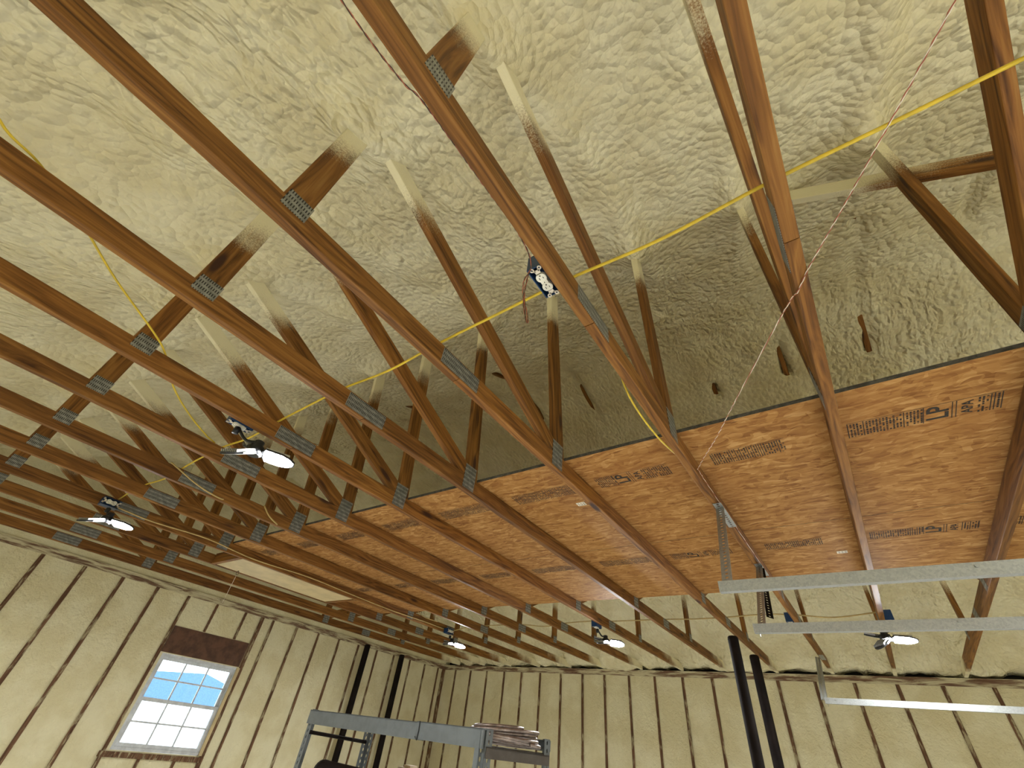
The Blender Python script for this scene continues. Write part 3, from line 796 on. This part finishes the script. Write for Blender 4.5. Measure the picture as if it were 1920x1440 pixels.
r1 = rail(R1, RZ, -.425, 'nearest garage door rail, highest of the three steel rails')
r2 = rail(R2, RZ, -.445, 'middle steel door rail passing just above the hanging lamp')
r3 = rail(R3, RZ, -.43, 'lowest steel door rail, seen against the back wall')
hg = tag(empty('rail_hanger', (-.435, 2.4, H)), 'perforated steel angle hanger dropping from the outlet box truss to the nearest rail', 'hanger', 'perforated rail hangers')
angle_bar(hg, 'truss_angle', (-.440, 2.33, H - .002), (-.440, 2.66, H - .002), (0, 0, -1), (-1, 0, 0))
angle_bar(hg, 'drop_angle', (-.440, 2.395, H - .004), (-.410, R1 + .012, RZ + .03), (0, -.6, -.4), (-1, 0, 0))
hg = tag(empty('rail_hanger', (-.435, 3.4, H)), 'perforated steel hanger holding the end of the middle rail, one strap dangling', 'hanger', 'perforated rail hangers')
angle_bar(hg, 'truss_angle', (-.445, 3.30, H - .002), (-.445, 3.55, H - .002), (0, 0, -1), (-1, 0, 0))
angle_bar(hg, 'drop_angle', (-.445, 3.36, H - .004), (-.425, R2 + .012, RZ + .02), (0, -.6, -.4), (-1, 0, 0))
b = MB(); m, L = frame((-.415, 3.36, H - .01), (-.395, 3.01, 2.37), (.3, -1, -.3)); b.strip(m, L, .036, .0254, .011, .011); b.obj('loose_strap', MT['darkmetal'], hg, loc=(-.43, 3.3, H))
hg = tag(empty('rail_hanger', (-.47, 6.5, H)), 'perforated steel hanger dropping to the end of the lowest rail', 'hanger', 'perforated rail hangers')
angle_bar(hg, 'truss_angle', (-.445, 6.20, H - .002), (-.445, 6.46, H - .002), (0, 0, -1), (-1, 0, 0))
angle_bar(hg, 'drop_angle', (-.448, 6.32, H - .004), (-.415, R3 + .012, RZ + .02), (0, -.6, -.4), (-1, 0, 0))

# ------------------------------------------------------------------ dark posts
def post(x, y, ztop, rad, label):
    root = tag(empty('steel_post', (x, y, 0)), label, 'post', 'tall dark steel posts')
    b = MB(); b.tube([(x, y, 0), (x, y, ztop - .035)], rad, 28); b.obj('post_tube', MT['darkmetal'], root, loc=(x, y, 0), smooth=False)
    zs = [(1.0, -.035), (1.03, -.033), (1.03, -.027), (1.0, -.025), (.97, -.012), (.80, -.003), (.5, 0), (.05, .001)]
    b = MB(); b.tube([(x, y, ztop + z) for _, z in zs], [rad * q for q, _ in zs], 28); b.obj('domed_cap', MT['darkmetal'], root, loc=(x, y, ztop), smooth=True)
    b = MB(); b.box((x - .12, y - .12, 0), (x + .12, y + .12, .012)); b.obj('base_plate', MT['darkmetal'], root, loc=(x, y, 0))
post(-.945, 4.63, 2.625, .043, 'dark round-topped post in front of the back wall, left of the right-hand pair')
post(-.945, 5.43, 2.625, .043, 'dark round-topped post in front of the back wall, shorter looking one of the pair')
post(-6.81, 5.30, 2.715, .047, 'dark round-topped post against the left wall, nearer the window')
post(-6.81, 6.10, 2.715, .047, 'dark round-topped post against the left wall, nearer the corner')

# ------------------------------------------------------------------ steel rack
def rack():
    xl, yf, L, D, zt, yaw = -3.8456, 2.6317, 1.95, .61, 1.7221, -.088
    root = tag(empty('storage_rack', (xl, yf, 0)), 'grey boltless steel rack with slotted posts in the near left corner', 'storage rack')
    A = Matrix.Translation((xl, yf, 0)) @ Matrix.Rotation(yaw, 4, 'Z')
    w = .058
    for cx, cy, sx, sy in ((0, 0, 1, 1), (L, 0, -1, 1), (L, D, -1, -1), (0, D, 1, -1)):
        b = MB()
        # leaf facing along y, leaf facing along x: both slotted
        for kind in (0, 1):
            if kind == 0: m = A @ Matrix.Translation((cx + sx * w / 2, cy, 0)) @ Matrix(((0, sx, 0, 0), (0, 0, sy, 0), (1, 0, 0, 0), (0, 0, 0, 1)))
            else: m = A @ Matrix.Translation((cx, cy + sy * w / 2, 0)) @ Matrix(((0, 0, sx, 0), (0, sy, 0, 0), (1, 0, 0, 0), (0, 0, 0, 1)))
            b.strip(m, zt, w, .038, .014, .024, .002)
        b.obj('slotted_post', MT['rack'], root, loc=A @ Vector((cx, cy, 0)))
    def beam(p0, p1, hgt, name, thick=.012, mat='rack'):
        m, Ln = frame(A @ Vector(p0), A @ Vector(p1), (0, 0, 1))
        b = MB(); b.box((0, -thick / 2, -hgt), (Ln, thick / 2, 0), mat=m); b.box((0, -thick / 2, -.006), (Ln, thick / 2 + .014, .0), mat=m); 
        b.obj(name, MT[mat], root, loc=A @ Vector(p0))
    beam((.0, -.010, zt - .005), (L * .735, -.010, zt - .005), .088, 'front_beam'); beam((L * .70, -.020, zt - .002), (L, -.020, zt - .002), .088, 'front_beam')
    beam((L, D, zt - .005), (0, D, zt - .005), .055, 'rear_beam')
    beam((L, .01, zt - .078), (L, D - .01, zt - .078), .050, 'end_beam', mat='rust')
    for hh in (1.50,): 
        b = MB(); b.tube([A @ Vector((0, .02, hh + .08)), A @ Vector((0, D - .02, hh + .06))], .013, 10); b.obj('end_tie', MT['darkmetal'], root, loc=A @ Vector((0, 0, hh)))
    b = MB(); mm = A @ Matrix.Translation((L - .034, -.026, zt - .10))
    b.prism([(-.016, -.075), (.016, -.075), (.016, .09), (-.016, .09)], 0, .003, mat=mm @ Matrix.Rotation(math.pi / 2, 4, 'X')); b.obj('beam_connector', MT['rack'], root, loc=mm.translation)
    # wire deck on the right end of the top shelf
    b = MB()
    for k in range(15):
        x = L - .62 + k * .042; b.tube([A @ Vector((x, .02, zt - .072)), A @ Vector((x, D - .02, zt - .072))], .0022, 5)
    for k in range(11):
        y = .03 + k * .055; b.tube([A @ Vector((L - .62, y, zt - .0765)), A @ Vector((L - .02, y, zt - .0765))], .0022, 5)
    b.obj('wire_deck', MT['rust'], root, loc=A @ Vector((L, 0, zt)))
    b = MB(); b.box((0.06, .06, 1.255), (L - .06, D - .06, 1.27), mat=A); b.obj('lower_shelf', MT['darkmetal'], root, loc=A @ Vector((0, 0, 1.23)))
    # black wire tie round the beam
    b = MB(); c = A @ Vector((L * .715, -.012, zt - .05)); b.tube([A @ Vector((L * .715 + q * .004, yy, zz)) for q, yy, zz in ((0, -.030, zt), (1, -.030, zt - .05), (0, -.030, zt - .095), (-4, -.034, zt - .078))], .003, 6); b.obj('tie_wire', MT['black'], root, loc=c)
    return A, L, D, zt
A, RL, RD, RZT = rack()
b = MB(); rr = random.Random(3)
pts = []
cx, cy = RL - .15, .33
for k in range(7 * 22 + 1):
    a = 2 * math.pi * k / 22; lv = k / (7 * 22)
    ra = .195 + .02 * math.sin(a * .37 + 1) - .03 * lv; rb = .235 + .02 * math.sin(a * .53)
    pts.append(A @ Vector((cx + ra * math.cos(a), cy + rb * math.sin(a), RZT - .050 + .072 * lv + .008 * math.sin(a * 1.13 + 2))))
b.tube(pts, .0095, 8); o = b.obj('conduit_coil', MT['conduit'], loc=pts[0], smooth=True); tag(o, 'coil of flexible metal conduit lying on the rack top', 'conduit coil')
roll = tag(empty('black_roll', A @ Vector((.25, .24, 1.271))), 'black roll lying inside the rack on a shelf', 'roll')
b = MB(); p0, p1 = A @ Vector((.08, .20, 1.352)), A @ Vector((.74, .20, 1.352)); b.tube([p0, p1], .078, 24); b.obj('wound_sheet', MT['darkmetal'], roll, loc=p0, smooth=False)
b = MB(); dr = (p1 - p0).normalized(); b.tube([p0 - dr * .004, p0 + dr * .02], .080, 24); b.obj('end_band', MT['black'], roll, loc=p0)
b = MB(); b.box((.74, .40, 1.271), (.87, .53, 1.465), mat=A); b.box((.77, .43, 1.465), (.84, .50, 1.480), mat=A); o = b.obj('small_carton', MT['cardboard'], loc=A @ Vector((.80, .46, 1.271))); tag(o, 'cream carton on the rack shelf behind the front beam', 'carton')
